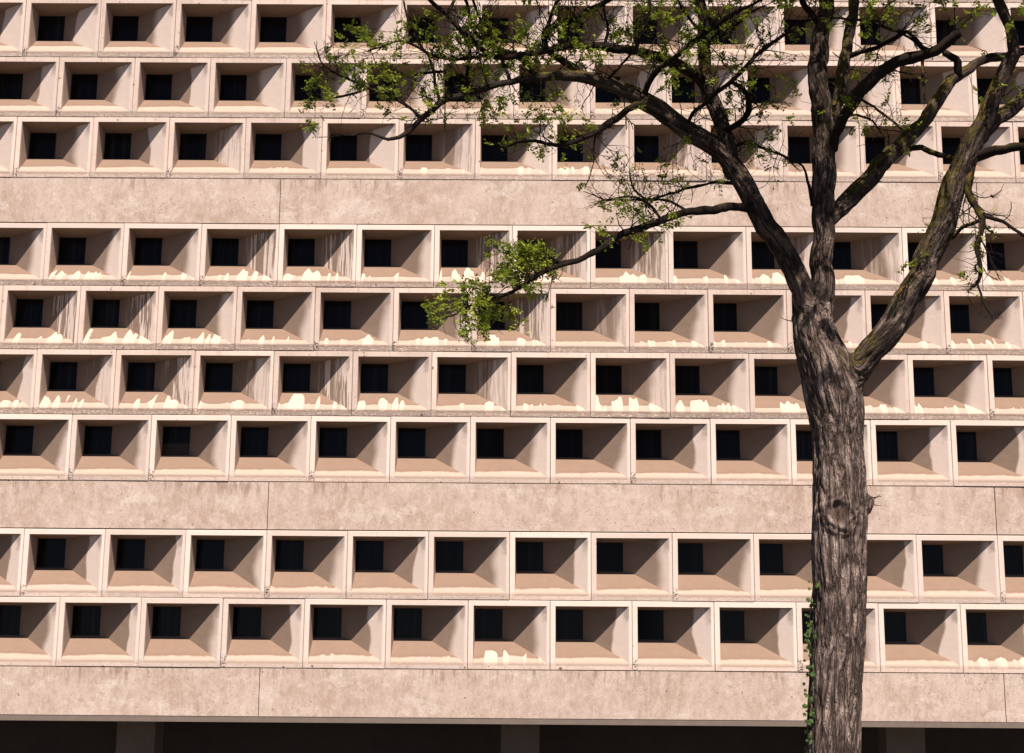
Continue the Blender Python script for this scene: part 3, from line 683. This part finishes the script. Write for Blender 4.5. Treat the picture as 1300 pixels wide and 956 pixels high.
# sprays that fill the leafy parts of the crown, each grown from the nearest branch
cand=[(pix(p)[:2],p,r) for n_,pp_,k_ in allp for p,r in pp_ if r<.045]
for cx,cy,rx,ry,a,b in REG:
    for k in range(int(rx*ry*a*.0024)):
        u=rnd.uniform(0,6.283); q=math.sqrt(rnd.random()); tx=cx+rx*q*math.cos(u); ty=cy+ry*q*math.sin(u)
        if ty<-8 or tx>1320: continue
        best=min(cand,key=lambda c:(c[0][0]-tx)**2+(c[0][1]-ty)**2+rnd.uniform(0,900))
        dist2=math.hypot(best[0][0]-tx,best[0][1]-ty)
        if dist2>75: continue
        st=best[1]; en=at(tx,ty,st.y+rnd.gauss(0,.13)); dv=en-st; L=dv.length
        n=max(3,int(L/.035)); path=[]; r0_=min(best[2]*.6,rnd.uniform(.0022,.0038))
        side=dv.cross(Vector((rnd.gauss(0,1),rnd.gauss(0,1),rnd.gauss(0,1)))).normalized()*rnd.uniform(-.18,.18)*L
        for i in range(n+1):
            t=i/n; w=st+dv*t+side*math.sin(math.pi*t)+Vector((rnd.gauss(0,1),rnd.gauss(0,1),rnd.gauss(0,1)))*.007*(i>0)
            path.append((w,r0_*(1-.6*t)))
            if t>.35 and rnd.random()<.6:
                for _ in range(rnd.randint(1,2)): leafcluster(w,dv.normalized())
        for _ in range(rnd.randint(2,5)): leafcluster(path[-1][0]+Vector((rnd.gauss(0,.018),rnd.gauss(0,.018),rnd.gauss(0,.018))),dv.normalized(),rnd.uniform(.8,1.25))
        tube(twm,path,4,False); T,_=frames(path)
        for (c,rr),t_ in zip(path,T):
            for k2 in range(4): tw_r.append(rr); tw_ax.append(tuple(t_))
        if rnd.random()<.4: twig(path[n//2][0],(dv.normalized()+Vector((rnd.gauss(0,.7),rnd.gauss(0,.7),rnd.gauss(0,.7)))).normalized(),rnd.uniform(.08,.2),.0018,1)
# thick crown beyond the top of the frame (it shades the limbs below)
for k in range(210):
    a=rnd.uniform(0,6.28); rr=2.6*math.sqrt(rnd.random()); zc=rnd.uniform(0,1)
    p=Vector((TB.x-.4+rr*math.cos(a)*1.2, YT-.1+rr*math.sin(a)*.70, 0)); 
    # lowest height that stays out of the frame at this depth
    zmin=at(650,-25,p.y).z; p.z=zmin+rnd.uniform(.1,3.4)*(1-.22*rr/2.6)
    twig(p,Vector((rnd.gauss(0,1),rnd.gauss(0,1),rnd.gauss(.4,.5))),rnd.uniform(.5,.9),.008,2,True)
for px,py,dx,dy in ((1110,632,.9,.1),(1110,636,.8,.5),(1109,640,.9,-.15),(1012,408,-1,.3)):
    p=at(px-6,py,YT-.03); tube(twm,[(p,.004),(p+Vector((dx*.05,0,dy*.04)),.003),(p+Vector((dx*.09,-.02,dy*.09)),.0015)],4,False)
    for _ in range(3):
        for k in range(4): tw_r.append(.003); tw_ax.append((1,0,0))
to=mesh_obj('twigs',twm.v,twm.f,M_BARK,tree,True); to.matrix_parent_inverse=Matrix.Translation(-TB); to['kind']='stuff'
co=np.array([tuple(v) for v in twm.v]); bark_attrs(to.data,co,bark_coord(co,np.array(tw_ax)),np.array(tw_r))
lo=mesh_obj('crown',leaf_v,leaf_f,M_LEAF,tree); lo.matrix_parent_inverse=Matrix.Translation(-TB)
add_attr(lo.data,'lv','FLOAT','POINT',leaf_a)
print('twig faces',len(twm.f),'leaflets',len(leaf_f))
# ---- ivy on the left of the trunk
ivy=empty('ivy', TB+Vector((-.25,0,0))); tag(ivy,'small green ivy climbing the left edge of the tree trunk','ivy')
sv=MB(); lv=[];lf=[];la=[]
pts=[(1030,1120),(1026,1040),(1029,956),(1026,900),(1029,850),(1027,800),(1030,765),(1032,748)]
stem=catmull([(at(x,y,YT-.02),.006 if y>800 else .004) for x,y in pts],.05); tube(sv,stem,5)
so=mesh_obj('stem',sv.v,sv.f,M_BARK,ivy,True); so.matrix_parent_inverse=Matrix.Translation(-ivy.location)
co=np.array([tuple(v) for v in sv.v]); bark_attrs(so.data,co,co,np.full(len(co),.005))
for (p,_) in stem:
    px,py,_z=pix(p)
    for k in range(5 if py>790 else 3):
        c=p+Vector((rnd.uniform(-.035,.03),rnd.uniform(-.09,.05),rnd.gauss(0,.03)))
        nrm=Vector((rnd.uniform(-1,.2),-1,rnd.uniform(.1,.9))).normalized(); u=nrm.cross(Vector((0,0,1))).normalized(); w=u.cross(nrm)
        s=rnd.uniform(.011,.023); an=rnd.gauss(0,.5)+3.14; uu=u*math.cos(an)+w*math.sin(an); ww=-u*math.sin(an)+w*math.cos(an)
        sh=[(0,1.25),(.38,.55),(.95,.5),(.62,-.1),(.55,-.6),(0,-.45),(-.55,-.6),(-.62,-.1),(-.95,.5),(-.38,.55)]
        n=len(lv); lv.append(c-nrm*s*-.18); la.append(rnd.random()); a0=la[-1]
        for a,b in sh: lv.append(c+uu*a*s+ww*b*s); la.append(a0)
        for i in range(10): lf.append((n,n+1+i,n+1+(i+1)%10))
io=mesh_obj('leaves',lv,lf,M_IVY,ivy); io.matrix_parent_inverse=Matrix.Translation(-ivy.location); add_attr(io.data,'lv','FLOAT','POINT',la)
# ------------------------------------------------------------------ ground
g=mesh_obj('ground',[(-600,-600,0),(600,-600,0),(600,600,0),(-600,600,0)],[(0,1,2,3)],M_GROUND); tag(g,'grey paved ground around the building and tree','ground',kind='structure')
# ------------------------------------------------------------------ light
AZ = math.radians(14); EL = math.atan(1.525*math.cos(AZ))     # sun to the right of the camera axis
sd = Vector((math.sin(AZ)*math.cos(EL), -math.cos(AZ)*math.cos(EL), math.sin(EL)))
ld_ = bpy.data.lights.new('sun','SUN'); ld_.energy=5.0; ld_.angle=math.radians(.5); ld_.color=(1,.885,.79)
so=bpy.data.objects.new('sun',ld_); COL.objects.link(so); so.rotation_euler=sd.to_track_quat('Z','Y').to_euler()
w=bpy.data.worlds.new('World'); S.world=w; w.use_nodes=True; nt=w.node_tree
sk=nt.nodes.new('ShaderNodeTexSky'); sk.sky_type='NISHITA'; sk.sun_disc=False; sk.sun_elevation=EL; sk.air_density=.5; sk.dust_density=.15; sk.ozone_density=.6; sk.sun_rotation=math.atan2(sd.x,sd.y)
nt.links.new(sk.outputs[0],nt.nodes['Background'].inputs[0]); nt.nodes['Background'].inputs[1].default_value=.05
vs=S.view_settings; vs.view_transform='Standard'; vs.look='None'; vs.gamma=1; vs.exposure=.84; vs.use_curve_mapping=False
S.render.engine='CYCLES'
